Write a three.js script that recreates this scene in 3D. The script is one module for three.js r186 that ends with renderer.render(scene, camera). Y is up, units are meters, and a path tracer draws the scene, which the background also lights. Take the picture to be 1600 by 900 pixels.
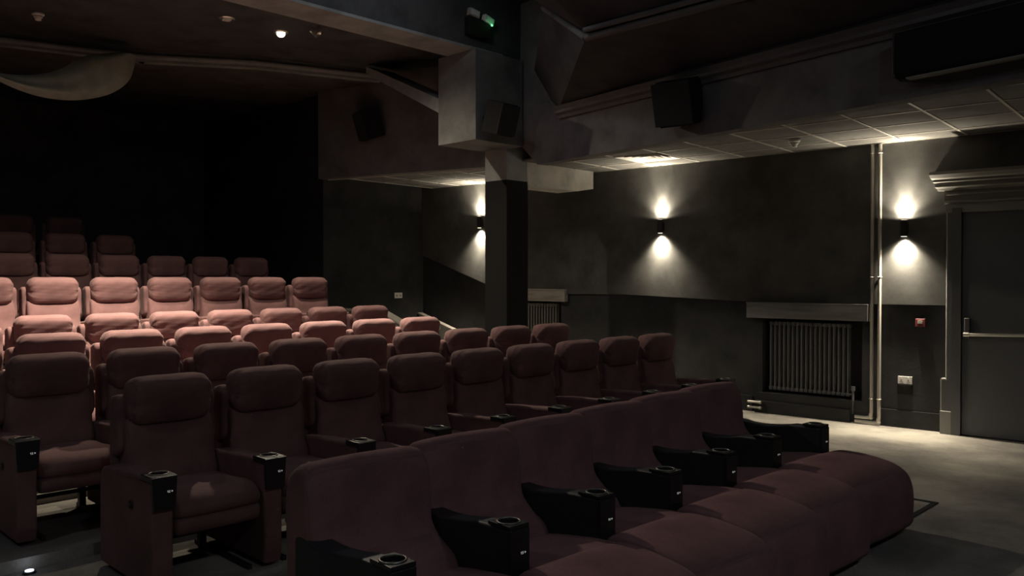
import * as THREE from 'three';
import { RoundedBoxGeometry } from 'three/addons/geometries/RoundedBoxGeometry.js';
import { mergeGeometries, mergeVertices } from 'three/addons/utils/BufferGeometryUtils.js';

// ---------------------------------------------------------------- camera, sky, exposure
// World: x runs along the seat rows towards the wall with the sconces, -z runs up the rake (seats face +z), metres.
const scene = new THREE.Scene();
scene.background = new THREE.Color(0x000000);
const camera = new THREE.PerspectiveCamera(2 * Math.atan(450 / 1300) * 180 / Math.PI, 16 / 9, 0.05, 60);
camera.position.set(0, 1.6, 0);
camera.rotation.order = 'YXZ';
camera.rotation.set(-Math.atan(17 / 1300), -0.79318, 0);
scene.add(camera);
const renderer = new THREE.WebGLRenderer({ antialias: true });
renderer.toneMapping = THREE.LinearToneMapping;
renderer.toneMappingExposure = 1;
renderer.shadowMap.enabled = true;

// strengths of the lamps (candela); each lamp's own light is set in its builder
const WARM = new THREE.Color().setRGB(1, 0.87, 0.66);
const SCONCE_UP = [[15, 0.38, 1], [10, 1.15, 1], [1.1, 1.55, 0.15]], SCONCE_DOWN = [[10, 0.42, 1], [22, 0.95, 1], [1, 1.2, 0.5]], DOWNLIGHT_AIMED = [[165, 0.36, 0.8], [42, 1.1, 0.7]], DOWNLIGHT_WIDE = [[165, 0.6, 0.6], [22, 1.1, 0.7]], ADDED_FILL = 1;   // sconce lobes: [candela, half-angle, softness]

// ---------------------------------------------------------------- helpers
let seed = 7;
const rnd = () => (seed = (seed * 16807) % 2147483647) / 2147483647;
const used = {};
function numbered(name) { const n = used[name] = (used[name] ?? -1) + 1; return n ? `${name}_${String(n).padStart(3, '0')}` : name; }
function shade(o) { o.traverse(m => { if (m.isMesh) { m.castShadow = true; m.receiveShadow = true; } }); return o; }
function tag(o, label, category, group) { o.userData.label = label; o.userData.category = category; if (group) o.userData.group = group; return o; }
function mesh(name, geo, mat, parent) { const m = new THREE.Mesh(geo, mat); m.name = parent ? name : numbered(name); m.castShadow = m.receiveShadow = true; (parent ?? scene).add(m); return m; }
function part(name, geo, mat, parent, label) { const m = mesh(name, geo, mat, parent); if (label) m.userData.label = label; return m; }
function struct(name, geo, mat) { const m = mesh(name, geo, mat); m.userData.kind = 'structure'; return m; }
function thing(name, label, category, [x, y, z], turn = 0, group) {
  const o = new THREE.Group(); o.name = numbered(name); o.position.set(x, y, z); o.rotation.y = turn; scene.add(o);
  return tag(o, label, category, group);
}
const merge = list => mergeGeometries(list.map(g => { const n = g.index ? g.toNonIndexed() : g; for (const k of Object.keys(n.attributes)) if (!['position', 'normal', 'uv'].includes(k)) n.deleteAttribute(k); return n; }));
const box = (w, h, d, x = 0, y = 0, z = 0) => new THREE.BoxGeometry(w, h, d).translate(x, y, z);
const span = (x0, x1, y0, y1, z0, z1) => box(x1 - x0, y1 - y0, z1 - z0, (x0 + x1) / 2, (y0 + y1) / 2, (z0 + z1) / 2);
const rbox = (w, h, d, r, x = 0, y = 0, z = 0) => new RoundedBoxGeometry(w, h, d, 3, r).translate(x, y, z);
const rod = (r, a, b, n = 12) => {
  const A = new THREE.Vector3(...a), B = new THREE.Vector3(...b), d = B.clone().sub(A), g = new THREE.CylinderGeometry(r, r, d.length(), n);
  return g.applyQuaternion(new THREE.Quaternion().setFromUnitVectors(new THREE.Vector3(0, 1, 0), d.normalize())).translate(...A.add(B).multiplyScalar(0.5).toArray());
};
const poly = pts => { const s = new THREE.Shape(); pts.forEach(([x, y], i) => i ? s.lineTo(x, y) : s.moveTo(x, y)); return s; };
const extrude = (shape, depth, bevel = 0) => new THREE.ExtrudeGeometry(shape, { depth: depth - 2 * bevel, bevelEnabled: bevel > 0, bevelSize: bevel, bevelThickness: bevel, bevelOffset: -bevel, bevelSegments: 3, curveSegments: 24 }).translate(0, 0, bevel);
// uv in metres by the way each corner faces
function metric(g, s = 1) {
  const p = g.attributes.position, n = g.attributes.normal, uv = new Float32Array(p.count * 2);
  for (let i = 0; i < p.count; i++) {
    const ax = Math.abs(n.getX(i)), ay = Math.abs(n.getY(i)), az = Math.abs(n.getZ(i));
    const [u, v] = ay >= ax && ay >= az ? [p.getX(i), p.getZ(i)] : ax >= az ? [p.getZ(i), p.getY(i)] : [p.getX(i), p.getY(i)];
    uv[2 * i] = u * s; uv[2 * i + 1] = v * s;
  }
  g.setAttribute('uv', new THREE.BufferAttribute(uv, 2));
  return g;
}
// a stuffed pad: a side profile (z, y) carried across x, drawn in towards its middle at both ends
function pad(profile, width, { round = 0.05, crown = 0, sharp = 2.6, n = 14, wrinkle = 0, m = 56, pinch = 0 } = {}) {
  const curve = new THREE.CatmullRomCurve3(profile.map(([z, y]) => new THREE.Vector3(z, y, 0)), true, 'centripetal');
  const ring = curve.getSpacedPoints(m).slice(0, m), cz = ring.reduce((a, p) => a + p.x, 0) / m, cy = ring.reduce((a, p) => a + p.y, 0) / m;
  const size = Math.min(...ring.map(p => Math.hypot(p.x - cz, p.y - cy))), pos = [], idx = [];
  const us = []; for (let i = 0; i <= n; i++) us.push(Math.sin((i / n - 0.5) * Math.PI));
  const rows = us.map(u => {
    const e = Math.max(0, (Math.abs(u) * width / 2 - (width / 2 - round)) / round), s = Math.pow(Math.max(0, 1 - Math.pow(e, sharp)), 1 / sharp);
    return ring.map((p, j) => {
      const dz = p.x - cz, dy = p.y - cy, l = Math.hypot(dz, dy) || 1;
      let off = -Math.min(round, size * 0.98) * (1 - s) + (1 - u * u) * crown;
      if (wrinkle) off += wrinkle * (Math.sin(j * 2.2 + u * 3) * 0.5 + Math.sin(j * 0.9 - u * 7)) * (0.25 + Math.pow(Math.abs(u), 6) * 1.6) * s;
      off -= pinch * Math.pow(Math.abs(u), 8);
      return [u * width / 2, cy + dy + dy / l * off, cz + dz + dz / l * off];
    });
  });
  for (const r of rows) for (const p of r) pos.push(...p);
  for (let i = 0; i < n; i++) for (let j = 0; j < m; j++) { const a = i * m + j, b = i * m + (j + 1) % m; idx.push(a, b, a + m, b, b + m, a + m); }
  for (const [row, flip] of [[0, false], [n, true]]) {
    const r = rows[row], k = pos.length / 3;
    pos.push(r[0][0], r.reduce((a, p) => a + p[1], 0) / m, r.reduce((a, p) => a + p[2], 0) / m);
    for (let j = 0; j < m; j++) { const a = row * m + j, b = row * m + (j + 1) % m; flip ? idx.push(k, a, b) : idx.push(k, b, a); }
  }
  let g = new THREE.BufferGeometry();
  g.setAttribute('position', new THREE.Float32BufferAttribute(pos, 3)); g.setIndex(idx); g.computeVertexNormals();
  // make sure that the faces look outwards
  let vol = 0; for (let i = 0; i < idx.length; i += 3) { const [a, b, c] = [idx[i], idx[i + 1], idx[i + 2]].map(q => new THREE.Vector3(pos[3 * q], pos[3 * q + 1], pos[3 * q + 2])); vol += a.dot(b.cross(c)); }
  if (vol < 0) { for (let i = 0; i < idx.length; i += 3) [idx[i], idx[i + 1]] = [idx[i + 1], idx[i]]; g.setIndex(idx); g.computeVertexNormals(); }
  return metric(g);
}
// tiling noise picture: sum of octaves of value noise; f turns (coarse, fine, grain) into [r, g, b] 0..255
function noiseTexture(size, cells, octaves, f, srgb, repeat) {
  const layer = c => { const t = new Float32Array(c * c).map(() => rnd()); return (x, y) => { const fx = x * c, fy = y * c, i = Math.floor(fx), j = Math.floor(fy), s = q => q * q * (3 - 2 * q), a = s(fx - i), b = s(fy - j), q = (u, v) => t[(v % c) * c + u % c]; return (q(i, j) * (1 - a) + q(i + 1, j) * a) * (1 - b) + (q(i, j + 1) * (1 - a) + q(i + 1, j + 1) * a) * b; }; };
  const ls = []; for (let o = 0; o < octaves; o++) ls.push(layer(cells << o));
  const px = new Uint8Array(size * size * 4);
  for (let y = 0; y < size; y++) for (let x = 0; x < size; x++) {
    let v = 0, w = 0; ls.forEach((l, o) => { const a = Math.pow(0.62, o); v += a * l(x / size, y / size); w += a; });
    const c = f(v / w, rnd()), k = 4 * (y * size + x); px[k] = c[0]; px[k + 1] = c[1]; px[k + 2] = c[2]; px[k + 3] = 255;
  }
  const t = new THREE.DataTexture(px, size, size); t.wrapS = t.wrapT = THREE.RepeatWrapping; t.magFilter = THREE.LinearFilter; t.minFilter = THREE.LinearMipmapLinearFilter; t.generateMipmaps = true;
  if (srgb) t.colorSpace = THREE.SRGBColorSpace;
  t.repeat.set(repeat, repeat); t.needsUpdate = true; return t;
}
const clamp = v => Math.max(0, Math.min(255, v));
const lin = (r, g, b) => new THREE.Color().setRGB(r, g, b);
const std = (r, g, b, roughness = 0.9, more = {}) => new THREE.MeshStandardMaterial({ color: lin(r, g, b), roughness, ...more });

// ---------------------------------------------------------------- materials
// flat emulsion paint: hardly any gloss
const matte = (r, g, b, roughness = 0.95, more = {}) => new THREE.MeshPhysicalMaterial({ color: lin(r, g, b), roughness, specularIntensity: 0.25, ...more });
const weave = noiseTexture(256, 64, 2, (v, n) => { const c = clamp(255 * (0.6 * v + 0.4 * n)); return [c, c, c]; }, false, 4);
const mottle = noiseTexture(512, 6, 6, (v, n) => { const c = clamp(232 + (v - 0.5) * 90 + (n - 0.5) * 26); return [c, c, c]; }, true, 0.8);
const paintBump = noiseTexture(256, 24, 4, (v, n) => { const c = clamp(255 * (0.8 * v + 0.2 * n)); return [c, c, c]; }, false, 1.5);
const floorMap = noiseTexture(1024, 5, 7, (v, n) => { const d = Math.max(-1, Math.min(1, (v - 0.5) * 4.2)), c = 200 + d * 46 + (n - 0.5) * 30; return [clamp(c), clamp(c - 2), clamp(c - 6 - d * 3)]; }, true, 0.28);
const floorBump = noiseTexture(512, 96, 3, (v, n) => { const c = clamp(255 * (0.5 * v + 0.5 * n)); return [c, c, c]; }, false, 1);
const M = {
  fabric: new THREE.MeshPhysicalMaterial({ color: lin(0.21, 0.106, 0.106), roughness: 0.95, map: mottle, bumpMap: weave, bumpScale: 0.0012, sheen: 0.7, sheenColor: lin(0.4, 0.42, 0.38), sheenRoughness: 0.4 }),
  fabricLow: new THREE.MeshPhysicalMaterial({ specularIntensity: 0.5, color: lin(0.27, 0.138, 0.144), roughness: 0.95, map: mottle, bumpMap: weave, bumpScale: 0.0012, sheen: 0.7, sheenColor: lin(0.4, 0.42, 0.38), sheenRoughness: 0.4 }),
  leather: std(0.02, 0.022, 0.027, 0.55, { bumpMap: paintBump, bumpScale: 0.0006 }),
  plastic: std(0.016, 0.017, 0.018, 0.38),
  ring: std(0.22, 0.21, 0.19, 0.35, { metalness: 0.6 }),
  steel: std(0.05, 0.05, 0.05, 0.5, { metalness: 0.5 }),
  wallUpper: matte(0.105, 0.104, 0.1, 0.88, { map: mottle, bumpMap: paintBump, bumpScale: 0.0003 }),
  wallDado: matte(0.045, 0.045, 0.047, 0.8, { map: mottle, bumpMap: paintBump, bumpScale: 0.0012 }),
  wallBlack: matte(0.07, 0.07, 0.073, 0.9, { map: mottle }),
  wallBlackBlock: matte(0.04, 0.04, 0.041, 0.9, { map: mottle }),
  pierPaint: matte(0.16, 0.156, 0.152, 0.9, { map: mottle, bumpMap: paintBump, bumpScale: 0.001 }),
  columnBlack: matte(0.014, 0.014, 0.0145, 0.95),
  pale: std(0.56, 0.54, 0.5, 0.9, { map: mottle, bumpMap: paintBump, bumpScale: 0.001 }),
  bulkhead: matte(0.16, 0.155, 0.155, 0.9, { map: mottle, bumpMap: paintBump, bumpScale: 0.001 }),
  cornice: std(0.26, 0.265, 0.26, 0.85, { map: mottle }),
  ceilingDark: matte(0.075, 0.075, 0.078, 0.9, { map: mottle }),
  soffitBrown: matte(0.11, 0.10, 0.09, 0.9, { map: mottle }),
  floor: std(0.46, 0.44, 0.41, 0.93, { map: floorMap, bumpMap: floorBump, bumpScale: 0.002 }),
  tile: std(0.15, 0.146, 0.138, 0.95, { map: mottle, bumpMap: weave, bumpScale: 0.001 }),
  grid: std(0.45, 0.43, 0.39, 0.6),
  door: std(0.1, 0.102, 0.108, 0.6, { bumpMap: paintBump, bumpScale: 0.0006 }),
  frame: std(0.22, 0.215, 0.2, 0.6, { bumpMap: paintBump, bumpScale: 0.0006 }),
  chrome: std(0.7, 0.66, 0.6, 0.28, { metalness: 0.9 }),
  pipe: std(0.5, 0.47, 0.42, 0.35, { metalness: 0.35 }),
  radiator: std(0.1, 0.1, 0.104, 0.6),
  shelf: std(0.2, 0.195, 0.185, 0.6, { map: mottle }),
  shelfPale: std(0.34, 0.31, 0.28, 0.7, { map: mottle }),
  white: std(0.72, 0.7, 0.66, 0.5),
  speaker: matte(0.012, 0.012, 0.013, 0.8),
  grille: std(0.012, 0.012, 0.013, 0.9, { bumpMap: weave, bumpScale: 0.002 }),
  red: std(0.14, 0.022, 0.022, 0.5),
  cloth: new THREE.MeshPhysicalMaterial({ color: lin(0.33, 0.36, 0.3), roughness: 0.95, map: mottle, side: THREE.DoubleSide }),
  black: matte(0.012, 0.012, 0.012, 0.7),
  glow: new THREE.MeshStandardMaterial({ color: lin(0.8, 0.8, 0.8), emissive: WARM, emissiveIntensity: 2.5 }),
  glowSoft: new THREE.MeshStandardMaterial({ color: lin(0.8, 0.8, 0.8), emissive: lin(0.95, 1, 1.06), emissiveIntensity: 0.6 }),
  glowBlue: new THREE.MeshStandardMaterial({ color: lin(0.8, 0.8, 0.8), emissive: lin(0.75, 0.85, 1), emissiveIntensity: 1.4 }),
  glowGreen: new THREE.MeshStandardMaterial({ color: lin(0.6, 0.8, 0.6), emissive: lin(0.15, 1, 0.35), emissiveIntensity: 2 }),
  glass: new THREE.MeshPhysicalMaterial({ color: lin(0.7, 0.7, 0.7), roughness: 0.2, metalness: 0.2 }),
};

// ---------------------------------------------------------------- the room
// frame of the sconce wall: s along it towards the screen, n out of it into the room
const WX = 9.177, WZ = -3.161, WT = -1.5016, wc = Math.cos(WT), ws = Math.sin(WT);
const onWall = (s, h, n) => [WX + s * wc + n * ws, h, WZ - s * ws + n * wc];
const wallStruct = (name, g, m) => { const o = struct(name, metric(g), m); o.position.set(WX, 0, WZ); o.rotation.y = WT; return o; };
const wallThing = (name, label, cat, s, h, n, group) => thing(name, label, cat, onWall(s, h, n), WT, group);

struct('floor', metric(span(-6, 10.5, -0.3, 0, -15.2, 6.2)), M.floor);
struct('ceiling', metric(span(-6, 10.5, 4.9, 5.1, -15.2, 6.2)), M.ceilingDark);
struct('wall_back', metric(span(-6.2, 6.9, 0, 5.1, -14.7, -14.5)), M.wallBlack);
struct('wall_rear_block', metric(span(6.8, 9.3, 0, 5.1, -14.7, -10.6)), M.wallBlackBlock);
struct('wall_left', metric(span(-6.2, -6, 0, 5.1, -15.2, 6.2)), M.wallUpper);
struct('wall_screen', metric(span(-6.2, 10.5, 0, 5.1, 6, 6.2)), M.wallUpper);
{ // sconce wall: black dado below (with the radiator recesses cut in) and dark grey paint above, the line between them climbing with the stairs
  const line = [[-11.6, 3.32], [-5.6, 1.352], [-3.6, 1.372], [-1.7, 1.306], [9.3, 1.325]];
  const low = poly([[-11.6, 0], [9.3, 0], ...line.slice().reverse()]);
  const hole = (a, b, c, d) => { const h = new THREE.Path(); h.moveTo(a, c); h.lineTo(b, c); h.lineTo(b, d); h.lineTo(a, d); h.closePath(); low.holes.push(h); };
  hole(-1.632, -0.49, 0.24, 1.12); hole(-5.75, -4.62, 0.3, 1.26);
  wallStruct('wall_right_dado', extrude(low, 0.2).translate(0, 0, -0.23), M.wallDado);
  wallStruct('wall_right', extrude(poly([...line, [9.3, 5.1], [-11.6, 5.1]]), 0.2).translate(0, 0, -0.2), M.wallUpper);
  wallStruct('wall_right_recess', span(-6, -0.3, 0, 1.3, -0.35, -0.23), M.wallDado);
}
for (const [i, s0, s1] of [[0, -0.29, 0.3], [1, -4.6, -1.75]]) {
  wallStruct(i ? 'baseboard_right_rear' : 'baseboard_right', span(s0, s1, 0, 0.185, -0.03, -0.012), M.wallDado);
}

// raked tiers: [front z, back z, height, x range]
const tiers = [[-5.06, -6.18, 0.07, -6, 7.25], [-6.18, -7.5, 0.13, -6, 7.25], [-7.5, -8.62, 0.215, -6, 7.25], [-8.62, -10.1, 0.56, -6, 6.8], [-10.1, -11.15, 0.84, -6, 6.8], [-11.15, -12.25, 1.14, -6, 6.8], [-12.25, -14.5, 1.43, -6, 6.8]];
tiers.forEach(([z0, z1, h, x0, x1]) => struct('floor_tier', metric(span(x0, x1, -0.05, h, z1, z0)), M.floor));
// stairs climbing beside the sconce wall
[[-8.3, 0.19], [-8.9, 0.375], [-9.5, 0.56]].forEach(([z, h], i) => struct('floor_stair', metric(merge([span(i ? 6.8 : 7.25, 9.2, -0.05, h, i == 2 ? -10.6 : z - 0.62, z)])), M.floor));

// structural beam over the column, its pale underside and dark front
struct('beam_ceiling', metric(span(-6, 9.1, 4.23, 4.9, -7.42, -7.02)), M.ceilingDark);
struct('beam_ceiling_underside', metric(span(-6, 6.95, 4.2, 4.23, -7.44, -7.0)), M.cornice);
struct('ceiling_middle', metric(span(-6, 8.9, 4.42, 4.6, -11.5, -7.42)), M.ceilingDark);
{ // rear soffit with a moulded front edge, running askew, then a black upper ceiling
  const front = [[-6, -13.4], [2.72, -10.97], [4.2, -10.57], [5.32, -9.84], [6.93, -9.29], [7.3, -9.3]], back = [[7.5, -11.55], [6.38, -11.82], [4.68, -12.49], [-6, -16.6]];
  const slab = (pts, h0, h1) => extrude(poly(pts.map(([x, z]) => [x, -z])), h1 - h0).rotateX(-Math.PI / 2).translate(0, h0, 0);
  struct('ceiling_rear_soffit', metric(slab([...front, ...back], 4.3, 4.6)), M.soffitBrown);
  struct('ceiling_rear', metric(span(-6, 6.8, 4.34, 4.6, -14.5, -11.5)), M.wallBlack);
  const path = pts => { const c = new THREE.CurvePath(); for (let i = 0; i + 1 < pts.length; i++) c.add(new THREE.LineCurve3(pts[i], pts[i + 1])); return c; };
  const P = front.map(([x, z]) => new THREE.Vector3(x, 4.3, z));
  const strips = []; for (let i = 0; i + 1 < P.length; i++) {
    const d = P[i + 1].clone().sub(P[i]), g = extrude(poly([[-0.06, -0.03], [0.05, -0.03], [0.05, 0], [0.07, 0.03], [0.07, 0.05], [0.03, 0.09], [0.02, 0.14], [-0.06, 0.14]]), d.length() + 0.05);
    // profile x faces the screen; carried along the strip
    const u = d.clone().normalize(), out = new THREE.Vector3(-u.z, 0, u.x);
    g.applyMatrix4(new THREE.Matrix4().makeBasis(out, new THREE.Vector3(0, 1, 0), u.clone().negate())); g.translate(P[i + 1].x, P[i + 1].y, P[i + 1].z); strips.push(g);
  }
  struct('trim_rear_soffit', metric(merge(strips)), M.cornice);
}
// column: black below, pale above, a wider pier head and a slanting brace behind it
struct('column', metric(span(7.19, 7.565, 0, 2.79, -7.55, -7.17)), M.columnBlack);
struct('column_head', metric(span(7.19, 7.565, 2.79, 4.3, -7.55, -7.17)), M.cornice);
struct('column_pier', metric(span(6.47, 7.24, 3.17, 4.2, -7.6, -6.95)), M.pierPaint);
struct('column_brace', metric(extrude(poly([[-7.6, 3.55], [-9.1, 4.28], [-9.1, 4.38], [-7.6, 3.72]]), 0.45).rotateY(-Math.PI / 2).translate(6.95, 0, 0)), M.cornice);
struct('beam_column', metric(extrude(poly([[7.55, 2.745], [8.53, 2.745], [8.86, 2.8], [8.86, 3.04], [7.55, 3.04]]), 0.36).translate(0, 0, -7.53)), M.pale);

// bulkheads: dropped fronts of the low side ceiling, in two askew lengths that meet at the column
const BA = [7.30, -7.157], BB = [6.05, 0.48], bl = Math.hypot(BB[0] - BA[0], BB[1] - BA[1]), BT = -Math.atan2(BB[1] - BA[1], BB[0] - BA[0]);
{ // local x runs from the column towards the screen, z looks into the hall
  const o = struct('bulkhead_front', metric(extrude(poly([[0, 3.31], [0.47, 2.93], [bl, 2.93], [bl, 4.9], [0, 4.9]]), 0.16).translate(0, 0, -0.16)), M.bulkhead);
  o.position.set(BA[0], 0, BA[1]); o.rotation.y = BT;
  // facing: turn so that the outer side looks towards smaller x
  const g = extrude(poly([[-0.05, 3.40], [0.03, 3.40], [0.05, 3.43], [0.09, 3.45], [0.09, 3.48], [0.13, 3.52], [-0.05, 3.52]]), bl - 0.9);
  g.applyMatrix4(new THREE.Matrix4().makeBasis(new THREE.Vector3(0, 0, 1), new THREE.Vector3(0, 1, 0), new THREE.Vector3(-1, 0, 0))).translate(bl, 0, 0);
  const c = struct('cornice_bulkhead', metric(g), M.bulkhead); c.position.copy(o.position); c.rotation.y = BT;
}
{ const A = [6.80, -10.56], B = [7.6, -7.9], l = Math.hypot(B[0] - A[0], B[1] - A[1]);
  const o = struct('bulkhead_rear', metric(extrude(poly([[0, 3.03], [l + 0.4, 3.03], [l + 0.4, 4.5], [0, 4.5]]), 0.14)), M.bulkhead);
  o.position.set(A[0], 0, A[1]); o.rotation.y = -Math.atan2(B[1] - A[1], B[0] - A[0]); }
// sloping coves between the cornice and the inner frame of the main ceiling
function slab(name, pts, thick, mat) { // four corners, pushed up by its thickness
  const [a, b, c, d] = pts.map(p => new THREE.Vector3(...p)), n = b.clone().sub(a).cross(d.clone().sub(a)).normalize(); if (n.y < 0) n.negate();
  const t = [a, b, c, d].map(p => p.clone().addScaledVector(n, thick)), v = [a, b, c, d, ...t];
  const q = [[0, 1, 2, 3], [7, 6, 5, 4], [0, 4, 5, 1], [1, 5, 6, 2], [2, 6, 7, 3], [3, 7, 4, 0]], pos = [];
  for (const [i, j, k, l] of q) for (const w of [i, j, k, i, k, l]) pos.push(...v[w].toArray());
  const g = new THREE.BufferGeometry(); g.setAttribute('position', new THREE.Float32BufferAttribute(pos, 3)); g.computeVertexNormals(); metric(g);
  return struct(name, g, mat);
}
slab('ceiling_cove_right', [[7.10, 3.5, -6.25], [6.0, 3.5, 0.4], [5.9, 3.8, 0.4], [5.92, 3.8, -4.88]], 0.05, M.ceilingDark);
slab('ceiling_cove_corner', [[7.10, 3.5, -6.25], [5.92, 3.8, -4.88], [6.16, 4.3, -5.62], [7.46, 4.0, -6.99]], 0.05, M.ceilingDark);
slab('ceiling_inner', [[5.92, 3.84, -4.88], [5.9, 3.84, 0.4], [4.5, 4.85, 0.4], [4.5, 4.85, -5.2]], 0.05, M.ceilingDark);
slab('ceiling_inner_corner', [[5.92, 3.84, -4.88], [4.5, 4.85, -5.2], [5.2, 4.88, -6.2], [6.16, 4.34, -5.62]], 0.05, M.ceilingDark);
struct('trim_cove_right', metric(merge([rod(0.035, [5.92, 3.79, -4.88], [5.9, 3.79, 0.4], 10), rod(0.025, [5.86, 3.84, -4.85], [5.84, 3.84, 0.4], 10)])), M.bulkhead);
struct('trim_cove_corner', metric(merge([rod(0.035, [5.92, 3.79, -4.88], [6.16, 4.29, -5.62], 10), rod(0.03, [7.08, 3.47, -6.22], [7.46, 3.98, -6.97], 10)])), M.bulkhead);

// low tiled ceiling along the sconce wall: metal grid and tiles, cut to the bulkheads
{
  const o = new THREE.Group(); o.name = 'ceiling_side'; o.userData.kind = 'structure'; o.position.set(WX, 3.03, WZ); o.rotation.y = WT; scene.add(o);
  const local = ([x, z]) => { const dx = x - WX, dz = z - WZ; return [dx * wc - dz * ws, dx * ws + dz * wc]; };   // (s, n)
  const cut = [[local([7.33, -6.64]), local([6.15, 0.5])], [local([6.86, -10.56]), local([7.66, -7.9])], [local([7.66, -7.9]), local([7.33, -6.64])]];
  const clip = (pts, [a, b]) => { const side = p => (b[0] - a[0]) * (p[1] - a[1]) - (b[1] - a[1]) * (p[0] - a[0]), out = []; pts.forEach((p, i) => { const q = pts[(i + 1) % pts.length], u = side(p), v = side(q); if (u <= 0) out.push(p); if (u * v < 0) out.push([p[0] + (q[0] - p[0]) * u / (u - v), p[1] + (q[1] - p[1]) * u / (u - v)]); }); return out; };
  const N = [0, 0.445, 1.04, 1.635, 2.23, 2.825], S0 = -0.06, P = 0.595, gs = [], tileShapes = [];
  for (let k = -13; k <= 6; k++) for (let j = 0; j + 1 < N.length; j++) {
    const s0 = S0 + k * P, s1 = s0 + P; if (s0 < -7.5) continue;
    const c = s1 < -4.35 ? [cut[1]] : s0 < -3.7 ? [cut[0], cut[2]] : [cut[0]];
    let q = [[s0 + 0.011, N[j] + 0.011], [s1 - 0.011, N[j] + 0.011], [s1 - 0.011, N[j + 1] - 0.011], [s0 + 0.011, N[j + 1] - 0.011]]; for (const e of c) q = clip(q, e);
    if (q.length < 3) continue;
    const area = Math.abs(q.reduce((a, p, i) => a + p[0] * q[(i + 1) % q.length][1] - p[1] * q[(i + 1) % q.length][0], 0)) / 2; if (area < 0.01) continue;
    if (k === -5 && j === 1) continue;                                 // the air diffuser sits here
    const g = metric(extrude(poly(q.map(([s, n]) => [s, -n])), 0.02).rotateX(-Math.PI / 2).translate(0, 0.006, 0));
    part('tile', g, M.tile, o);
    for (const [w0, w1] of [[[s0 - 0.012, N[j] - 0.012], [s1 + 0.012, N[j] + 0.012]], [[s0 - 0.012, N[j]], [s0 + 0.012, N[j + 1]]]]) {
      let t = [[w0[0], w0[1]], [w1[0], w0[1]], [w1[0], w1[1]], [w0[0], w1[1]]]; for (const e of c) t = clip(t, e);
      if (t.length > 2) gs.push(extrude(poly(t.map(([s, n]) => [s, -n])), 0.03).rotateX(-Math.PI / 2));
    }
  }
  for (const e of [cut[0], cut[1]]) { const [a, b] = e; gs.push(rod(0.012, [a[0], 0.006, a[1]], [b[0], 0.006, b[1]], 4)); }
  part('ceiling_grid', metric(merge(gs)), M.grid, o);
  const d = wallThing('air_diffuser', 'square four-way air diffuser in the tiled ceiling above the middle sconce', 'vent', S0 - 5 * P + P / 2, 3.03, 0.7425);
  const vanes = [[0.285, 0.012], [0.215, 0.014], [0.145, 0.016], [0.08, 0.018]];
  for (const [r, y] of vanes) {
    const g = new THREE.CylinderGeometry((r - 0.055) * Math.SQRT2, r * Math.SQRT2, 0.04, 4, 1, true).rotateY(Math.PI / 4).translate(0, y + 0.0, 0);
    const t = new THREE.MeshStandardMaterial({ color: lin(0.72, 0.7, 0.66), roughness: 0.5, side: THREE.DoubleSide }); part('louvre_vane', g, t, d);
  }
  part('back_plate', span(-0.29, 0.29, 0.04, 0.05, -0.29, 0.29), M.black, d);
}

// stair cheek on the sconce wall with a pale cap, and a small step light in it
{
  const cheek = [[-7.45, 0.3], [-5.2, -0.0], [-5.2, 0.32], [-6.64, 0.755], [-7.45, 1.0]];
  wallStruct('stair_cheek', extrude(poly(cheek), 0.07), M.shelf);
  const cap = extrude(poly([[-5.2, 0.32], [-5.2, 0.345], [-6.64, 0.78], [-7.45, 1.025], [-7.45, 1.0], [-6.64, 0.755]]), 0.1);
  wallStruct('trim_stair', cap, M.shelfPale);
}

{ // matching cheek on the seat side of the stairs
  const q = poly([[-8.5, 0.2], [-8.5, 0.86], [-9.3, 1.12], [-10.58, 1.12], [-10.58, 0.2]]);
  struct('stair_cheek_inner', metric(extrude(q, 0.12).rotateY(-Math.PI / 2).translate(6.96, 0, 0)), M.shelf);
  struct('trim_stair_inner', metric(extrude(poly([[-8.49, 0.86], [-8.49, 0.885], [-9.3, 1.145], [-10.58, 1.145], [-10.58, 1.12], [-9.3, 1.12]]), 0.15).rotateY(-Math.PI / 2).translate(6.975, 0, 0)), M.shelfPale);
}

// ---------------------------------------------------------------- lamps
function aim(light, from, to, parent) { light.position.set(...from); light.target.position.set(...to); light.castShadow = true; (parent ?? scene).add(light); (parent ?? scene).add(light.target); return light; }
function sconce(s, h, label, group) {
  const t = wallThing('wall_sconce', label, 'wall light', s, h, 0, group);
  part('wall_plate', rbox(0.07, 0.10, 0.018, 0.006, 0, 0, 0.009), M.plastic, t);
  part('bracket', box(0.03, 0.03, 0.03, 0, 0, 0.024), M.plastic, t);
  const tube = new THREE.LatheGeometry([[0.0, -0.04], [0.03, -0.04], [0.033, -0.085], [0.037, -0.085], [0.037, 0.085], [0.033, 0.085], [0.03, 0.04], [0, 0.04]].map(p => new THREE.Vector2(...p)), 28).translate(0, 0, 0.045);
  part('housing', tube, M.plastic, t);
  for (const e of [1, -1]) {
    part('lens', new THREE.CylinderGeometry(0.029, 0.029, 0.006, 24).translate(0, e * 0.084, 0.045), M.glow, t, 'glowing lamp lens');
    for (const [cd, angle, soft] of e > 0 ? SCONCE_UP : SCONCE_DOWN) { const l = new THREE.SpotLight(WARM, cd, 0, angle, soft, 2); l.shadow.radius = 1; aim(l, [0, e * 0.094, 0.036], [0, e * 1.094, 0.036], t); }
  }
  return t;
}
sconce(-0.047, 2.113, 'black up-and-down wall sconce between the twin pipes and the door', 'up-and-down wall sconces');
sconce(-2.975, 2.249, 'black up-and-down wall sconce on open wall right of the column', 'up-and-down wall sconces');
sconce(-6.13, 2.437, 'black up-and-down wall sconce half hidden behind the dark column', 'up-and-down wall sconces');

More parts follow.
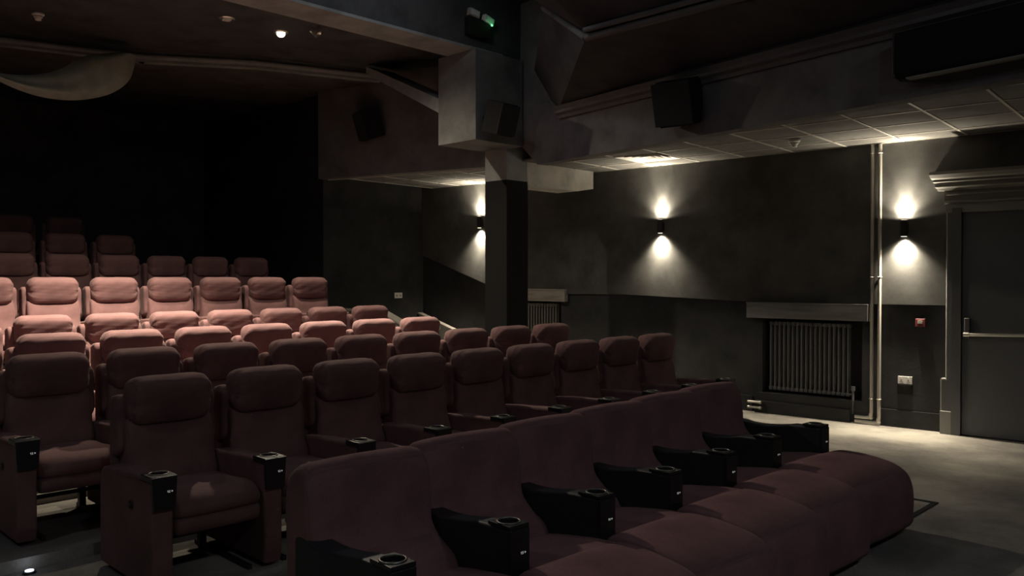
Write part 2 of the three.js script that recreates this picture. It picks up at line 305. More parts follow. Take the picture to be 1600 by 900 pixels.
function downlight(x, z, y, label, lobes, tilt) {
  const t = thing('downlight', label, 'ceiling light', [x, y, z], 0, 'ceiling downlights');
  const ring = new THREE.LatheGeometry([[0.055, 0.0], [0.06, -0.012], [0.078, -0.012], [0.086, 0]].map(p => new THREE.Vector2(...p)), 32); part('bezel', ring, M.chrome, t);
  if (lobes) {
    part('bulb', new THREE.SphereGeometry(0.05, 20, 12).scale(1, 0.8, 1).translate(0, -0.02, 0), M.glow, t, 'lit bulb');
    for (const [cd, angle, soft] of lobes) { const l = new THREE.SpotLight(WARM, cd, 0, angle, soft, 2); l.shadow.radius = 2.5; aim(l, [0, -0.075, 0], [0, -1.075, tilt], t); }
  } else part('lens', new THREE.CylinderGeometry(0.056, 0.05, 0.012, 24).translate(0, -0.004, 0), M.glass, t);
  return t;
}
downlight(4.986, -8.643, 4.42, 'the one lit ceiling downlight, glowing warm white above the seats', DOWNLIGHT_AIMED, 0.45);
downlight(4.315, -8.61, 4.42, 'unlit chrome-ringed downlight in the dark ceiling beside the lit one', null, 0);
downlight(3.0, -7.54, 4.42, 'lit ceiling downlight further along over the lit seat rows', DOWNLIGHT_WIDE, -0.17);
{ // chrome spot head hanging beside the lit downlight
  const t = thing('spotlight', 'small unlit chrome spotlight head tilted under the ceiling near the beam', 'spotlight', [5.144, 4.42, -8.167]);
  part('ceiling_rose', new THREE.CylinderGeometry(0.03, 0.03, 0.02, 20).translate(0, -0.01, 0), M.chrome, t);
  part('stem', rod(0.006, [0, -0.02, 0], [0, -0.05, 0]), M.chrome, t);
  const head = new THREE.LatheGeometry([[0, 0.06], [0.03, 0.055], [0.042, 0.0], [0.046, -0.045], [0.04, -0.045], [0.03, -0.02], [0, -0.015]].map(p => new THREE.Vector2(...p)), 24).rotateX(-0.7).rotateZ(0.7).translate(0, -0.07, 0);
  part('head', head, M.chrome, t);
}

// added fill lamps, unseen outside the frame: they brighten the front seats and the pier
for (const [x, z, cd, label, y] of [[0.4, 2.2, 4.6, 'added round fill lamp nearest the screen, left of the middle'], [3.4, 2.2, 3.0, 'added round fill lamp nearest the screen, on the door side'], [4.9, -5.7, 1.6, 'added round fill lamp in the main ceiling before the pale pier', 4.85], [-1.6, -3.9, 2.7, 'added round fill lamp in the main ceiling over the open aisle']]) {
  const t = thing('added_fill_lamp', label, 'ceiling light', [x, y ?? 4.9, z], 0, 'added fill lamps');
  part('bezel', new THREE.LatheGeometry([[0.19, 0], [0.195, -0.02], [0.22, -0.02], [0.225, 0]].map(p => new THREE.Vector2(...p)), 32), M.chrome, t);
  part('diffuser', new THREE.CylinderGeometry(0.19, 0.19, 0.01, 32).translate(0, -0.005, 0), M.glowSoft, t);
  const l = new THREE.PointLight(lin(0.95, 1, 1.06), cd * ADDED_FILL, 0, 2); l.position.set(0, -0.1, 0); l.shadow.radius = 9; l.castShadow = true; t.add(l);
}

// ---------------------------------------------------------------- seats
function plateMaterial(n) {
  const c = document.createElement('canvas'); c.width = 128; c.height = 64; const k = c.getContext('2d');
  k.fillStyle = '#050505'; k.fillRect(0, 0, 128, 64); k.fillStyle = '#ffffff'; k.font = 'bold 50px sans-serif'; k.textAlign = 'center'; k.textBaseline = 'middle'; k.fillText(String(n), 40, 34);
  k.beginPath(); k.moveTo(88, 16); k.lineTo(116, 32); k.lineTo(88, 48); k.closePath(); k.fill();
  const t = new THREE.CanvasTexture(c); t.colorSpace = THREE.SRGBColorSpace;
  return new THREE.MeshStandardMaterial({ color: lin(0.02, 0.02, 0.02), emissive: lin(1, 1, 1), emissiveMap: t, emissiveIntensity: 0.35, roughness: 0.6 });
}
const plates = {}; const plate = n => plates[n] ??= plateMaterial(n);

// arm cap with a cup hole: top plate, front drop and the cup below
function cupCap(w, len, drop) {
  const top = new THREE.Shape(); const r = 0.012, a = w / 2; top.moveTo(-a + r, 0); top.lineTo(a - r, 0); top.quadraticCurveTo(a, 0, a, r); top.lineTo(a, len - r); top.quadraticCurveTo(a, len, a - r, len); top.lineTo(-a + r, len); top.quadraticCurveTo(-a, len, -a, len - r); top.lineTo(-a, r); top.quadraticCurveTo(-a, 0, -a + r, 0);
  const hole = new THREE.Path(); hole.absarc(0, len * 0.5, 0.043, 0, Math.PI * 2, true); top.holes.push(hole);
  const plate = extrude(top, 0.03, 0.004).rotateX(Math.PI / 2).translate(0, 0.015, -len);   // top faces up, front edge at z = 0
  const well = new THREE.LatheGeometry([[0.0001, -0.075], [0.041, -0.075], [0.043, 0]].map(p => new THREE.Vector2(...p)), 28).translate(0, 0.0, -len * 0.5);
  const front = extrude(poly([[-a, 0.012], [a, 0.012], [a * 0.86, -drop], [-a * 0.86, -drop]]), 0.022, 0.005).translate(0, 0, -0.012);
  return merge([plate, well, front]);
}
const ring = new THREE.TorusGeometry(0.046, 0.0045, 8, 32).rotateX(Math.PI / 2);

// recliner: origin on the floor under the middle of its headrest, facing +z
function makeRecliner() {
  const t = new THREE.Group();
  part('headrest', pad([[-0.06, 0.79], [-0.04, 0.772], [0.02, 0.768], [0.068, 0.78], [0.088, 0.815], [0.1, 0.88], [0.112, 0.945], [0.112, 0.985], [0.09, 1.015], [0.04, 1.034], [-0.02, 1.034], [-0.065, 1.01], [-0.078, 0.95], [-0.075, 0.87]], 0.478, { round: 0.075, wrinkle: 0.0034, pinch: 0.014, n: 30, crown: 0.003, sharp: 2.2, m: 64 }), M.fabric, t);
  const back = pad([[-0.08, 0.78], [-0.04, 0.83], [0.03, 0.815], [0.075, 0.72], [0.095, 0.6], [0.14, 0.48], [0.13, 0.36], [0.05, 0.34], [-0.06, 0.36], [-0.085, 0.6]], 0.5, { round: 0.06, wrinkle: 0.0022, n: 20, crown: 0.004 });
  { const p = back.attributes.position; for (let k = 0; k < p.count; k++) { const y = p.getY(k), x = p.getX(k); if (y > 0.6) p.setY(k, y - 0.035 * (1 - Math.pow(x / 0.25, 2)) * (y - 0.6) / 0.2); } back.computeVertexNormals(); }
  part('backrest', back, M.fabric, t);
  part('back_shell', rbox(0.56, 0.69, 0.065, 0.03, 0, 0.585, -0.105), M.fabric, t);
  for (const e of [-1, 1]) part('side_wing', pad([[-0.085, 0.62], [-0.085, 0.9], [-0.06, 0.935], [-0.02, 0.94], [0.02, 0.915], [0.03, 0.8], [0.035, 0.64], [-0.02, 0.6]], 0.07, { round: 0.032, n: 10, m: 40 }).translate(e * 0.248, 0, -0.02), M.fabric, t);
  part('seat_cushion', pad([[0.07, 0.36], [0.06, 0.43], [0.14, 0.465], [0.35, 0.475], [0.52, 0.485], [0.62, 0.465], [0.66, 0.42], [0.645, 0.38], [0.4, 0.35]], 0.474, { round: 0.05, crown: 0.014, wrinkle: 0.0012 }), M.fabric, t);
  part('footrest', pad([[0.5, 0.35], [0.6, 0.375], [0.65, 0.365], [0.655, 0.32], [0.63, 0.285], [0.55, 0.285], [0.5, 0.31]], 0.47, { round: 0.03, n: 10 }), M.fabric, t);
  part('base_frame', merge([rbox(0.44, 0.04, 0.42, 0.01, 0, 0.325, 0.25), box(0.025, 0.025, 0.66, -0.2, 0.0125, 0.26), box(0.025, 0.025, 0.66, 0.2, 0.0125, 0.26), box(0.44, 0.022, 0.025, 0, 0.235, 0.2), box(0.44, 0.022, 0.025, 0, 0.20, 0.34), box(0.04, 0.32, 0.04, -0.2, 0.16, 0.0), box(0.04, 0.32, 0.04, 0.2, 0.16, 0.0)]), M.steel, t);
  makeArm(t, -0.303);
  return t;
}
const armShape = (() => { const s = new THREE.Shape(); s.moveTo(-0.055, 0.03); s.lineTo(0.64, 0.03); s.lineTo(0.655, 0.1); s.lineTo(0.655, 0.585); s.quadraticCurveTo(0.655, 0.6, 0.64, 0.6); s.lineTo(0.2, 0.585); s.lineTo(0.03, 0.57); s.quadraticCurveTo(-0.055, 0.56, -0.055, 0.47); s.closePath(); return s; })();
const armGeo = metric(extrude(armShape, 0.11, 0.018).translate(0, 0, -0.055).rotateY(-Math.PI / 2));
const capGeo = metric(cupCap(0.128, 0.135, 0.155).translate(0, 0.598, 0.672));
const ringGeo = ring.clone().translate(0, 0.614, 0.6045), plateGeo = new THREE.PlaneGeometry(0.038, 0.019).translate(0.025, 0.535, 0.6835);
const buttonGeo = merge([new THREE.CylinderGeometry(0.012, 0.012, 0.008, 16).rotateZ(Math.PI / 2).translate(-0.062, 0.43, 0.40), new THREE.TorusGeometry(0.02, 0.004, 8, 20).rotateY(Math.PI / 2).translate(-0.06, 0.43, 0.40)]);
function makeArm(t, x) {
  const a = part('armrest', armGeo, M.fabric, t); a.position.x = x;
  part('cup_holder', capGeo, M.plastic, a, 'black plastic cup holder'); part('cup_ring', ringGeo, M.ring, a); part('seat_number_plate', plateGeo, plate(12), a, 'lit seat number'); part('control_button', buttonGeo, M.steel, a);
  return a;
}
// low lounger of the front row: slab back, long seat run out into a footrest, black arms
function makeLounger() {
  const t = new THREE.Group();
  part('backrest', pad([[-0.13, 0.80], [-0.07, 0.845], [0.0, 0.85], [0.035, 0.81], [0.06, 0.68], [0.085, 0.56], [0.17, 0.47], [0.26, 0.41], [0.28, 0.33], [0.1, 0.2], [-0.1, 0.2], [-0.16, 0.5]], 0.6, { round: 0.07, crown: 0.01, n: 22 }).translate(-0.05, 0, 0), M.fabricLow, t);
  part('seat_cushion', pad([[0.2, 0.37], [0.3, 0.40], [0.45, 0.425], [0.62, 0.445], [0.7, 0.44], [0.72, 0.3], [0.6, 0.22], [0.3, 0.22], [0.2, 0.28]], 0.5, { round: 0.04, crown: 0.008 }), M.fabricLow, t);
  part('footrest', pad([[0.655, 0.43], [0.70, 0.455], [0.82, 0.462], [0.96, 0.45], [1.07, 0.425], [1.145, 0.375], [1.178, 0.29], [1.182, 0.15], [1.17, 0.065], [1.0, 0.05], [0.75, 0.05], [0.68, 0.1], [0.66, 0.25]], 0.6, { round: 0.045, crown: 0.008, n: 20 }).translate(-0.05, 0, 0), M.fabricLow, t);
  part('base', rbox(0.52, 0.2, 0.7, 0.01, 0, 0.1, 0.3), M.black, t);
  makeLoungerArm(t, -0.302);
  return t;
}
const lowArmShape = (() => { const s = new THREE.Shape(); s.moveTo(-0.05, 0.05); s.lineTo(0.62, 0.05); s.lineTo(0.635, 0.1); s.lineTo(0.635, 0.585); s.quadraticCurveTo(0.635, 0.607, 0.61, 0.607); s.lineTo(0.42, 0.60); s.quadraticCurveTo(0.2, 0.555, 0.06, 0.575); s.quadraticCurveTo(-0.02, 0.595, -0.05, 0.56); s.closePath(); return s; })();
const lowArmGeo = metric(extrude(lowArmShape, 0.1, 0.012).translate(0, 0, -0.05).rotateY(-Math.PI / 2)), lowCap = metric(merge([(() => { const s = new THREE.Shape(); s.moveTo(-0.052, 0); s.lineTo(0.052, 0); s.lineTo(0.052, 0.13); s.lineTo(-0.052, 0.13); s.closePath(); const h = new THREE.Path(); h.absarc(0, 0.065, 0.042, 0, Math.PI * 2, true); s.holes.push(h); return extrude(s, 0.016, 0.003).rotateX(Math.PI / 2).translate(0, 0.621, 0.505); })(), rbox(0.104, 0.3, 0.014, 0.005, 0, 0.455, 0.634)]));
const lowRing = ring.clone().translate(0, 0.622, 0.57), lowPlate = new THREE.PlaneGeometry(0.038, 0.019).translate(0.015, 0.51, 0.642);
lowRing.scale(1, 1, 1);
function makeLoungerArm(t, x) {
  const a = part('armrest', lowArmGeo, M.leather, t, 'black armrest'); a.position.x = x;
  part('cup_holder', lowCap, M.plastic, a); part('cup_ring', lowRing, M.ring, a); part('seat_number_plate', lowPlate, plate(12), a, 'lit seat number');
  return a;
}
const ordinal = ['first', 'second', 'third', 'fourth', 'fifth', 'sixth', 'seventh', 'eighth', 'ninth', 'tenth'];
let recliner = null, lounger = null;
function seat(kind, x, y, z, turn, label, group, number, last) {
  let o;
  if (kind === 'lounger') o = lounger ? lounger.clone() : (lounger = makeLounger()); else o = recliner ? recliner.clone() : (recliner = makeRecliner());
  o.name = numbered(kind === 'lounger' ? 'cinema_lounger' : 'cinema_recliner'); o.position.set(x, y, z); o.rotation.y = turn; scene.add(o); tag(o, label, 'cinema seat', group);
  return o;
}
function finish(o, number, last, lounge) {
  if (last && lounge) for (const c of o.children) if (c.name === 'footrest') { c.scale.x = 1.27; c.position.x = 0.085; }   // the end footrest runs on under its outer arm
  if (last) (lounge ? makeLoungerArm : makeArm)(o, lounge ? 0.302 : 0.303);
  let n = number; for (const a of o.children) if (a.name === 'armrest') for (const c of a.children) if (c.name === 'seat_number_plate') c.material = plate(n++);
}
const finishing = [];
// [name of the row, first x, pitch, how many, z, floor height, first seat's place along the row counted from which end]
const rowsOfSeats = [
  ['second row', 2.025, 0.609, 9, -4.79, 0, 'aisle', 12],
  ['third row', 1.72, 0.606, 9, -5.9, 0.07, 'aisle', 12],
  ['fourth row', 1.465, 0.606, 8, -7.03, 0.13, 'wall', 11],
  ['fifth row', 1.80, 0.602, 8, -8.37, 0.215, 'wall', 11],
  ['sixth row', 2.195, 0.608, 7, -9.45, 0.56, 'wall', 10],
  ['seventh row', 2.81, 0.602, 6, -10.95, 0.84, 'wall', 10],
  ['second topmost row', 3.08, 0.635, 3, -12.0, 1.14, 'wall', 10],
  ['topmost row', 3.38, 0.65, 2, -13.05, 1.43, 'wall', 10],
];
for (const [row, x0, pitch, n, z, y, end, num] of rowsOfSeats) for (let i = 0; i < n; i++) {
  const k = end === 'aisle' ? i : n - 1 - i;
  const where = k === 0 ? (end === 'aisle' ? `aisle-end seat with a bare outer arm in the ${row}` : `end seat nearest the sconce wall in the ${row}`) : `${ordinal[k]} seat from the ${end === 'aisle' ? 'open aisle' : 'sconce-wall'} end of the ${row}`;
  const o = seat('recliner', x0 + i * pitch, y, z, 0, `maroon fabric recliner, ${where}`, `recliners of the ${row}`);
  finishing.push([o, num + i, i === n - 1, false]);
}
{ const yaw = -0.057;   // the front row stands slightly askew
  for (let i = 0; i < 6; i++) {
    const u = i * 0.604, x = 2.09 + u * Math.cos(yaw), z = -2.86 + -u * Math.sin(yaw) * -1;
    const o = seat('lounger', x, 0, z, -yaw * -1, `low maroon lounger with black arms, ${i ? ordinal[i] + ' from the near end' : 'nearest to the viewer'} in the front row`, 'loungers of the front row');
    finishing.push([o, 12 + i, i === 5, true]);
  } }
for (const [o, n, last, lounge] of finishing) finish(o, n, last, lounge);

// ---------------------------------------------------------------- things on the sconce wall
function radiator(s0, s1, h0, h1, n, mat, label) {
  const t = wallThing('column_radiator', label, 'radiator', (s0 + s1) / 2, h0, -0.13, 'radiators'), w = s1 - s0, p = w / (n - 1), H = h1 - h0;
  for (let i = 0; i < n; i++) {
    const x = -w / 2 + i * p;
    part('column', merge([new THREE.CapsuleGeometry(0.013, H - 0.06, 4, 10).translate(x, H / 2, 0.035), new THREE.CapsuleGeometry(0.013, H - 0.06, 4, 10).translate(x, H / 2, -0.02), rbox(p * 0.98, 0.05, 0.08, 0.015, x, 0.04, 0.007), rbox(p * 0.98, 0.05, 0.08, 0.015, x, H - 0.04, 0.007)]), mat, t);
  }
  return t;
}
const rad = radiator(-1.555, -0.66, 0.25, 1.10, 18, M.radiator, 'black column radiator recessed under the long dark shelf');
part('valve', merge([rod(0.012, [0.52, -0.16, 0.09], [0.52, 0.10, 0.09]), new THREE.CylinderGeometry(0.022, 0.022, 0.05, 16).translate(0.52, 0.12, 0.09), rod(0.009, [0.46, 0.05, 0.06], [0.52, 0.05, 0.09])]), M.radiator, rad);
radiator(-5.52, -4.76, 0.34, 1.24, 16, std(0.17, 0.165, 0.15, 0.6), 'grey column radiator under the small pale shelf behind the column');
function shelf(s0, s1, h0, h1, d, mat, label) {
  const t = wallThing('radiator_shelf', label, 'shelf', (s0 + s1) / 2, h0, -0.03); const w = s1 - s0, H = h1 - h0;
  part('fascia', rbox(w, H - 0.018, 0.02, 0.004, 0, (H - 0.018) / 2, d - 0.01), mat, t);
  part('shelf_top', rbox(w + 0.006, 0.018, d + 0.006, 0.003, 0, H - 0.009, d / 2 + 0.003), mat, t);
  for (const e of [-1, 1]) part('end_panel', box(0.02, H - 0.018, d - 0.02, e * (w / 2 - 0.01), (H - 0.018) / 2, (d - 0.02) / 2), mat, t);
}
shelf(-1.80, -0.408, 1.12, 1.305, 0.08, M.shelf, 'long dark boxed shelf over the recessed radiator beside the pipes');
shelf(-5.75, -4.5, 1.255, 1.43, 0.08, M.shelfPale, 'pale boxed shelf over the far radiator, partly hidden by the column');
wallStruct('trim_recess', merge([span(-1.7, -0.6, 0, 0.14, -0.03, 0.03), span(-1.66, -0.6, 0.14, 0.24, -0.03, 0)]), M.wallDado);

function bent(pts, r) { const c = new THREE.CatmullRomCurve3(pts.map(p => new THREE.Vector3(...p)), false, 'catmullrom', 0.02); return new THREE.TubeGeometry(c, 160, r, 14); }
for (const [s, low, label, end] of [[-0.372, 0.075, 'bare metal heating pipe nearer the radiator, rising to the tiled ceiling', -0.545], [-0.295, 0.028, 'bare metal heating pipe nearer the sconce, rising to the tiled ceiling', -0.545]]) {
  const t = wallThing('heating_pipe', label, 'pipe', s, 0, 0.026, 'twin heating pipes');
  part('pipe_run', bent([[0, 3.03, 0], [0, 2.2, 0], [0, 1, 0], [0, low + 0.05, 0], [-0.012, low + 0.012, 0], [-0.05, low, 0], [end - s + 0.06, low, 0], [end - s, low, 0]], 0.0185), M.pipe, t);
  for (const h of [2.93, 1.6, 0.285]) part('pipe_clip', merge([new THREE.TorusGeometry(0.02, 0.006, 8, 20).rotateX(Math.PI / 2).translate(0, h, 0), box(0.014, 0.016, 0.03, 0, h, -0.02)]), M.pipe, t);
  part('elbow', merge([new THREE.SphereGeometry(0.024, 14, 10).translate(-0.004, low + 0.006, 0), rod(0.021, [-0.004, low + 0.006, 0], [-0.004, low + 0.05, 0]), rod(0.021, [-0.004, low + 0.006, 0], [-0.045, low + 0.002, 0])]), M.pipe, t);
}
for (const [h, label] of [[0.128, 'upper short metal pipe stub at the far foot of the radiator recess'], [0.065, 'lower short metal pipe stub at the far foot of the radiator recess']]) {
  const t = wallThing('pipe_stub', label, 'pipe', -1.68, h, 0.07, 'pipe stubs'); part('pipe_run', rod(0.014, [-0.09, 0, 0], [0.07, 0, 0]), M.pipe, t); part('nut', rod(0.02, [0.05, 0, 0], [0.08, 0, 0], 6), M.pipe, t);
}
{ const t = wallThing('wall_socket', 'white double wall socket low on the black wall beside the pipes', 'socket', -0.048, 0.468, -0.03);
  part('face_plate', rbox(0.142, 0.08, 0.010, 0.003, 0, 0.04, 0.005), M.white, t);
  for (const x of [-0.035, 0.035]) { part('switch', rbox(0.014, 0.022, 0.006, 0.002, x, 0.062, 0.011), M.white, t); part('outlet', merge([box(0.006, 0.012, 0.003, x, 0.036, 0.0095), box(0.009, 0.005, 0.003, x - 0.013, 0.02, 0.0095), box(0.009, 0.005, 0.003, x + 0.013, 0.02, 0.0095)]), M.black, t); } }
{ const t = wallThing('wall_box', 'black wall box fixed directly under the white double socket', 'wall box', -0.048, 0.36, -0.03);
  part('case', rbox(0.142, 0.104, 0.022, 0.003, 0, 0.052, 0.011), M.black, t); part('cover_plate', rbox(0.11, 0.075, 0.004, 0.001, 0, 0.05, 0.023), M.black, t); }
{ const t = wallThing('fire_call_point', 'small red fire alarm call point on the black wall beside the door', 'call point', 0.103, 1.08, -0.03);
  part('case', rbox(0.095, 0.085, 0.026, 0.006, 0, 0.0425, 0.013), M.red, t); part('glass_panel', rbox(0.05, 0.034, 0.005, 0.002, 0, 0.05, 0.026), M.shelfPale, t); }
{ // door: leaf, frame with stepped foot blocks, frieze and cornice
  const d = new THREE.Group(); d.name = 'door_1'; d.userData.kind = 'structure'; d.position.set(...onWall(0, 0, 0)); d.rotation.y = WT; scene.add(d);
  part('leaf', rbox(1.0, 2.24, 0.045, 0.004, 1.01, 1.13, 0.03), M.door, d);
  part('architrave', merge([span(0.42, 0.505, 0, 2.3, -0.04, 0.09), span(0.37, 0.42, 0.55, 2.3, -0.04, 0.06), span(0.322, 0.42, 0.235, 0.55, -0.04, 0.06), span(1.515, 1.6, 0, 2.3, -0.04, 0.09), span(1.6, 1.65, 0.235, 2.3, -0.04, 0.06)]), M.door, d);
  part('edge_bead', merge([rod(0.011, [0.372, 0.55, 0.052], [0.372, 2.3, 0.052], 10), rod(0.009, [0.325, 0.235, 0.054], [0.325, 0.55, 0.054], 10), rbox(0.06, 0.02, 0.1, 0.006, 0.348, 0.555, 0.015)]), M.frame, d);
  part('plinth_block', rbox(0.11, 0.235, 0.125, 0.004, 0.372, 0.1175, 0.0225), M.frame, d);
  part('plinth_block', rbox(0.11, 0.235, 0.125, 0.004, 1.65, 0.1175, 0.0225), M.frame, d);
  part('lintel', span(0.36, 1.66, 2.25, 2.34, 0, 0.075), M.frame, d);
  part('frieze', merge([span(0.34, 1.68, 2.34, 2.5, 0, 0.06), rod(0.016, [0.35, 2.36, 0.065], [1.67, 2.36, 0.065], 10), rod(0.012, [0.36, 2.44, 0.062], [1.66, 2.44, 0.062], 10)]), M.frame, d);
  const prof = [[0, 2.48], [0.07, 2.48], [0.08, 2.50], [0.105, 2.515], [0.105, 2.555], [0.135, 2.565], [0.135, 2.585], [0.16, 2.60], [0.18, 2.635], [0.18, 2.665], [0, 2.68]];
  const g = []; { const s0 = 0.315, s1 = 1.70, up = prof.map(([n, h]) => [s0 - n * 0.5, s1 + n * 0.5, n, h]), pos = [];
    for (let i = 0; i < up.length; i++) { const a = up[i], b = up[(i + 1) % up.length]; const A = [a[0], a[3], a[2]], B = [a[1], a[3], a[2]], C = [b[1], b[3], b[2]], D = [b[0], b[3], b[2]]; for (const v of [A, B, C, A, C, D]) pos.push(...v); const A0 = [a[0], a[3], 0], D0 = [b[0], b[3], 0], B0 = [a[1], a[3], 0], C0 = [b[1], b[3], 0]; for (const v of [A, D, D0, A, D0, A0, B, B0, C0, B, C0, C]) pos.push(...v); }
    const q = new THREE.BufferGeometry(); q.setAttribute('position', new THREE.Float32BufferAttribute(pos, 3)); q.computeVertexNormals(); g.push(q); }
  part('cornice', metric(g[0]), M.frame, d);
  const b = part('push_bar', merge([rod(0.016, [0.55, 1.025, 0.11], [1.47, 1.05, 0.11], 16)]), M.chrome, d, 'metal push bar');
  part('end_cap', new THREE.CylinderGeometry(0.022, 0.022, 0.05, 16).rotateZ(Math.PI / 2).translate(0.56, 1.025, 0.11), M.chrome, b);
  part('latch_case', rbox(0.05, 0.2, 0.06, 0.008, 0.565, 1.09, 0.08), M.radiator, d);
  part('hinge_case', rbox(0.05, 0.16, 0.06, 0.008, 1.46, 1.07, 0.08), M.radiator, d);
}
// ---------------------------------------------------------------- things on ceilings, bulkheads and floor
function detector(x, y, z, label) {
  const t = thing('smoke_detector', label, 'smoke detector', [x, y, z], 0, 'smoke detectors'), v = p => new THREE.Vector2(...p);
  part('mounting_base', new THREE.LatheGeometry([[0, 0], [0.062, 0], [0.06, -0.03], [0.05, -0.038], [0, -0.038]].map(v), 28), M.white, t);
  part('sensor_head', new THREE.LatheGeometry([[0, -0.038], [0.045, -0.038], [0.042, -0.055], [0.03, -0.068], [0.03, -0.085], [0, -0.088]].map(v), 28), M.white, t);
}
detector(8.234, 3.036, -3.99, 'white smoke detector under the tiled side ceiling between two sconces');
detector(2.80, 4.42, -9.84, 'pale smoke detector on the dark ceiling above the hanging cloth');
{ const t = thing('sprinkler_head', 'tiny bright sprinkler head in a tile of the side ceiling', 'sprinkler', [7.1, 3.036, -3.14]);
  part('rose', new THREE.CylinderGeometry(0.018, 0.018, 0.006, 18).translate(0, -0.003, 0), M.chrome, t); part('nozzle', rod(0.006, [0, -0.004, 0], [0, -0.03, 0]), M.chrome, t); part('deflector', new THREE.CylinderGeometry(0.013, 0.013, 0.003, 12).translate(0, -0.03, 0), M.chrome, t); }
function speaker(x, y, z, turn, tilt, w, h, d, label) {
  const t = thing('loudspeaker', label, 'loudspeaker', [x, y, z], turn, 'wall loudspeakers');
  const body = extrude(poly([[-w / 2, -d / 2], [w / 2, -d / 2], [w * 0.36, d / 2], [-w * 0.36, d / 2]].map(([a, b]) => [a, b])), h, 0.008);
  body.rotateX(-Math.PI / 2).translate(0, -h / 2, 0).rotateY(Math.PI);
  // wide side forward: the front grille
  body.rotateX(tilt); part('cabinet', body, M.speaker, t);
  part('grille', rbox(w * 0.95, h * 0.94, 0.015, 0.006, 0, 0, d / 2 + 0.003).rotateX(tilt), M.grille, t);
  part('bracket', merge([box(0.04, 0.04, 0.16, 0, -0.02, -d / 2 - 0.06), box(0.1, 0.16, 0.012, 0, -0.02, -d / 2 - 0.135)]), M.plastic, t);
}
speaker(6.63, 3.39, -6.7, 0.0, 0.3, 0.30, 0.36, 0.24, 'black loudspeaker tilted down on the pale pier above the column');
speaker(6.66, 3.235, -4.38, -Math.PI / 2 + 0.16, 0.28, 0.4, 0.42, 0.26, 'black loudspeaker tilted down on the front bulkhead past the column');
speaker(6.86, 3.72, -9.55, -Math.PI / 2 - 0.29, 0.28, 0.36, 0.4, 0.26, 'black loudspeaker lost in shadow on the rear bulkhead');
{ const c = Math.cos(BT), s = Math.sin(BT), at = u => [BA[0] + u * c, BA[1] - u * s], [x, z] = at(5.95);
  const t = thing('air_conditioner', 'black wall-mounted air conditioner on the front bulkhead above the door', 'air conditioner', [x - 0.0, 3.03, z], BT); 
  const prof = new THREE.Shape(); prof.moveTo(0, 0.03); prof.lineTo(0.14, 0); prof.quadraticCurveTo(0.215, 0.01, 0.22, 0.08); prof.lineTo(0.22, 0.32); prof.quadraticCurveTo(0.215, 0.35, 0.18, 0.35); prof.lineTo(0, 0.35); prof.closePath();
  part('casing', extrude(prof, 1.95, 0.01).rotateY(-Math.PI / 2).translate(0.975, 0, 0), M.speaker, t);
  part('louvre_flap', rbox(1.8, 0.012, 0.08, 0.004, 0, 0.004, 0.155).rotateX(-0.02), M.shelf, t);
  part('end_cap', rbox(0.02, 0.33, 0.2, 0.006, 0.985, 0.185, 0.11), M.plastic, t); part('end_cap', rbox(0.02, 0.33, 0.2, 0.006, -0.985, 0.185, 0.11), M.plastic, t); }
{ const t = thing('emergency_light', 'black twin-head emergency light on the beam, one head lit green', 'emergency light', [6.53, 4.44, -7.02]);
  part('battery_case', rbox(0.34, 0.2, 0.09, 0.01, 0, 0, 0.045), M.black, t);
  for (const [x, y, r, m] of [[-0.1, 0.145, -0.12, M.shelfPale], [0.125, 0.11, -0.28, M.white]]) {
    const h = part('lamp_head', rbox(0.155, 0.085, 0.06, 0.008).rotateZ(r).translate(x, y, 0.08), m, t, m === M.white ? 'lamp head lit green' : 'unlit grey lamp head');
    part('lens', rbox(0.125, 0.06, 0.008, 0.003, 0, 0, 0.032).rotateZ(r).translate(x, y, 0.08), M.glass, h); }
  part('indicator', new THREE.SphereGeometry(0.012, 12, 8).translate(0.155, 0.055, 0.115), M.glowGreen, t, 'green indicator lamp');
  const l = new THREE.PointLight(lin(0.15, 1, 0.35), 0.006, 0, 2); l.position.set(0.14, 0.075, 0.19); l.castShadow = true; t.add(l); }
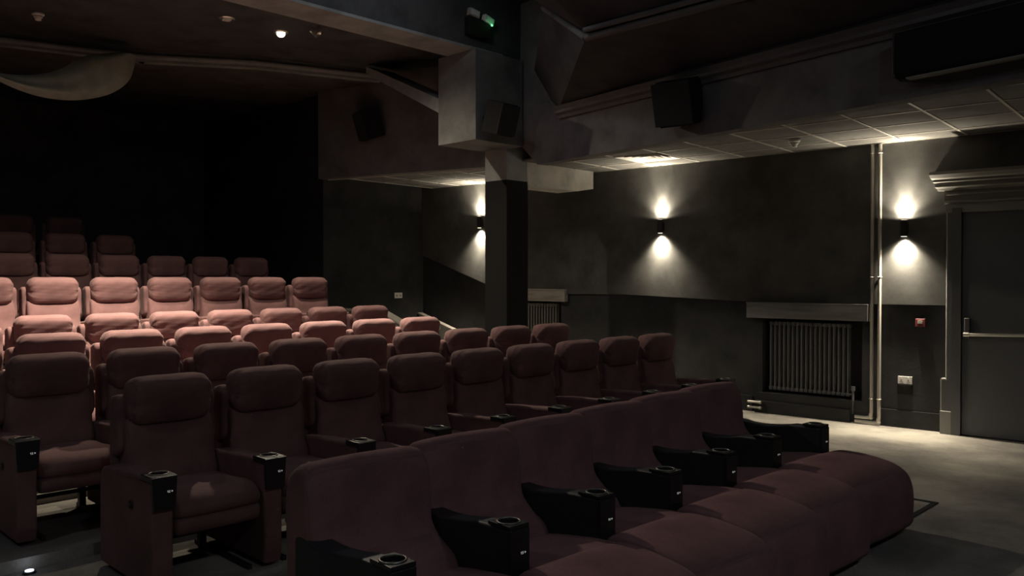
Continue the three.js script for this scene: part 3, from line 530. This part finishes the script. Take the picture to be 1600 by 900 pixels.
{ // cloth swag under the rear moulding
  const top = [[3.72, 4.25], [3.36, 4.12], [3.1, 3.92], [2.9, 3.82], [2.7, 3.76], [2.45, 3.73], [2.2, 3.76], [1.9, 3.9], [1.6, 4.2]], low = [[4.02, 4.27], [3.93, 3.98], [3.72, 3.78], [3.4, 3.64], [3.12, 3.58], [2.8, 3.575], [2.45, 3.65], [2.05, 3.83], [1.65, 4.22]];
  const crv = pts => new THREE.CatmullRomCurve3(pts.map(p => new THREE.Vector3(p[0], p[1], 0))), A = crv(top), B = crv(low), nu = 60, nv = 14, pos = [], idx = [];
  for (let side = 0; side < 2; side++) for (let i = 0; i <= nu; i++) for (let j = 0; j <= nv; j++) {
    const a = A.getPoint(i / nu), b = B.getPoint(i / nu), q = a.lerp(b, j / nv), f = Math.sin(j / nv * 9 + i / nu * 2.5) * 0.02 * Math.sin(Math.PI * i / nu) + Math.sin(j / nv * Math.PI) * 0.10;
    pos.push(q.x, q.y, -10.35 - (q.x - 4) * -0.27 * -1 + f + (side ? 0.006 : 0)); }
  const id = (s, i, j) => s * (nu + 1) * (nv + 1) + i * (nv + 1) + j;
  for (let i = 0; i < nu; i++) for (let j = 0; j < nv; j++) { idx.push(id(1, i, j), id(1, i, j + 1), id(1, i + 1, j), id(1, i, j + 1), id(1, i + 1, j + 1), id(1, i + 1, j), id(0, i, j), id(0, i + 1, j), id(0, i, j + 1), id(0, i, j + 1), id(0, i + 1, j), id(0, i + 1, j + 1)); }
  const g = new THREE.BufferGeometry(); g.setAttribute('position', new THREE.Float32BufferAttribute(pos, 3)); g.setIndex(idx); g.computeVertexNormals();
  tag(mesh('cloth_swag', metric(g), M.cloth), 'pale cloth swag sagging below the rear ceiling moulding', 'drapery'); }
{ const t = thing('wall_socket', 'small pale wall socket on the black rear wall block past the seats', 'socket', [8.18, 1.265, -10.6]);
  part('face_plate', rbox(0.15, 0.088, 0.01, 0.003, 0, 0.044, 0.005), M.white, t); for (const x of [-0.035, 0.035]) part('outlet', box(0.03, 0.03, 0.004, x, 0.04, 0.0095), M.shelfPale, t); }
{ const t = thing('floor_marker_light', 'small bright white marker light on the floor beside the third-row aisle arm', 'floor light', [1.36, 0, -5.0]);
  part('rim', new THREE.CylinderGeometry(0.03, 0.034, 0.012, 20).translate(0, 0.006, 0), M.steel, t); part('lens', new THREE.CylinderGeometry(0.022, 0.022, 0.006, 20).translate(0, 0.014, 0), M.glowBlue, t);
  const l = new THREE.PointLight(lin(0.75, 0.8, 1), 0.0015, 0, 2); l.position.set(0, 0.05, 0); l.castShadow = true; t.add(l); }
{ const t = thing('step_light', 'small round step light in the sloping stair cheek by the sconce wall', 'step light', onWall(-6.99, 0.8, 0.07), WT);
  part('rim', new THREE.CylinderGeometry(0.04, 0.04, 0.012, 20).rotateX(Math.PI / 2).translate(0, 0, 0.006), M.white, t); part('lens', new THREE.CylinderGeometry(0.028, 0.028, 0.006, 20).rotateX(Math.PI / 2).translate(0, 0, 0.012), M.shelfPale, t); }
{ // dark strip let into the floor round the front row
  const t = tag(mesh('floor_edging', metric(merge([span(2.2, 6.3, 0, 0.006, -2.0, -1.965), span(6.265, 6.3, 0, 0.006, -3.2, -1.965)])), M.wallDado), 'dark narrow edging strip laid on the floor round the front loungers', 'edging'); }
renderer.render(scene, camera);
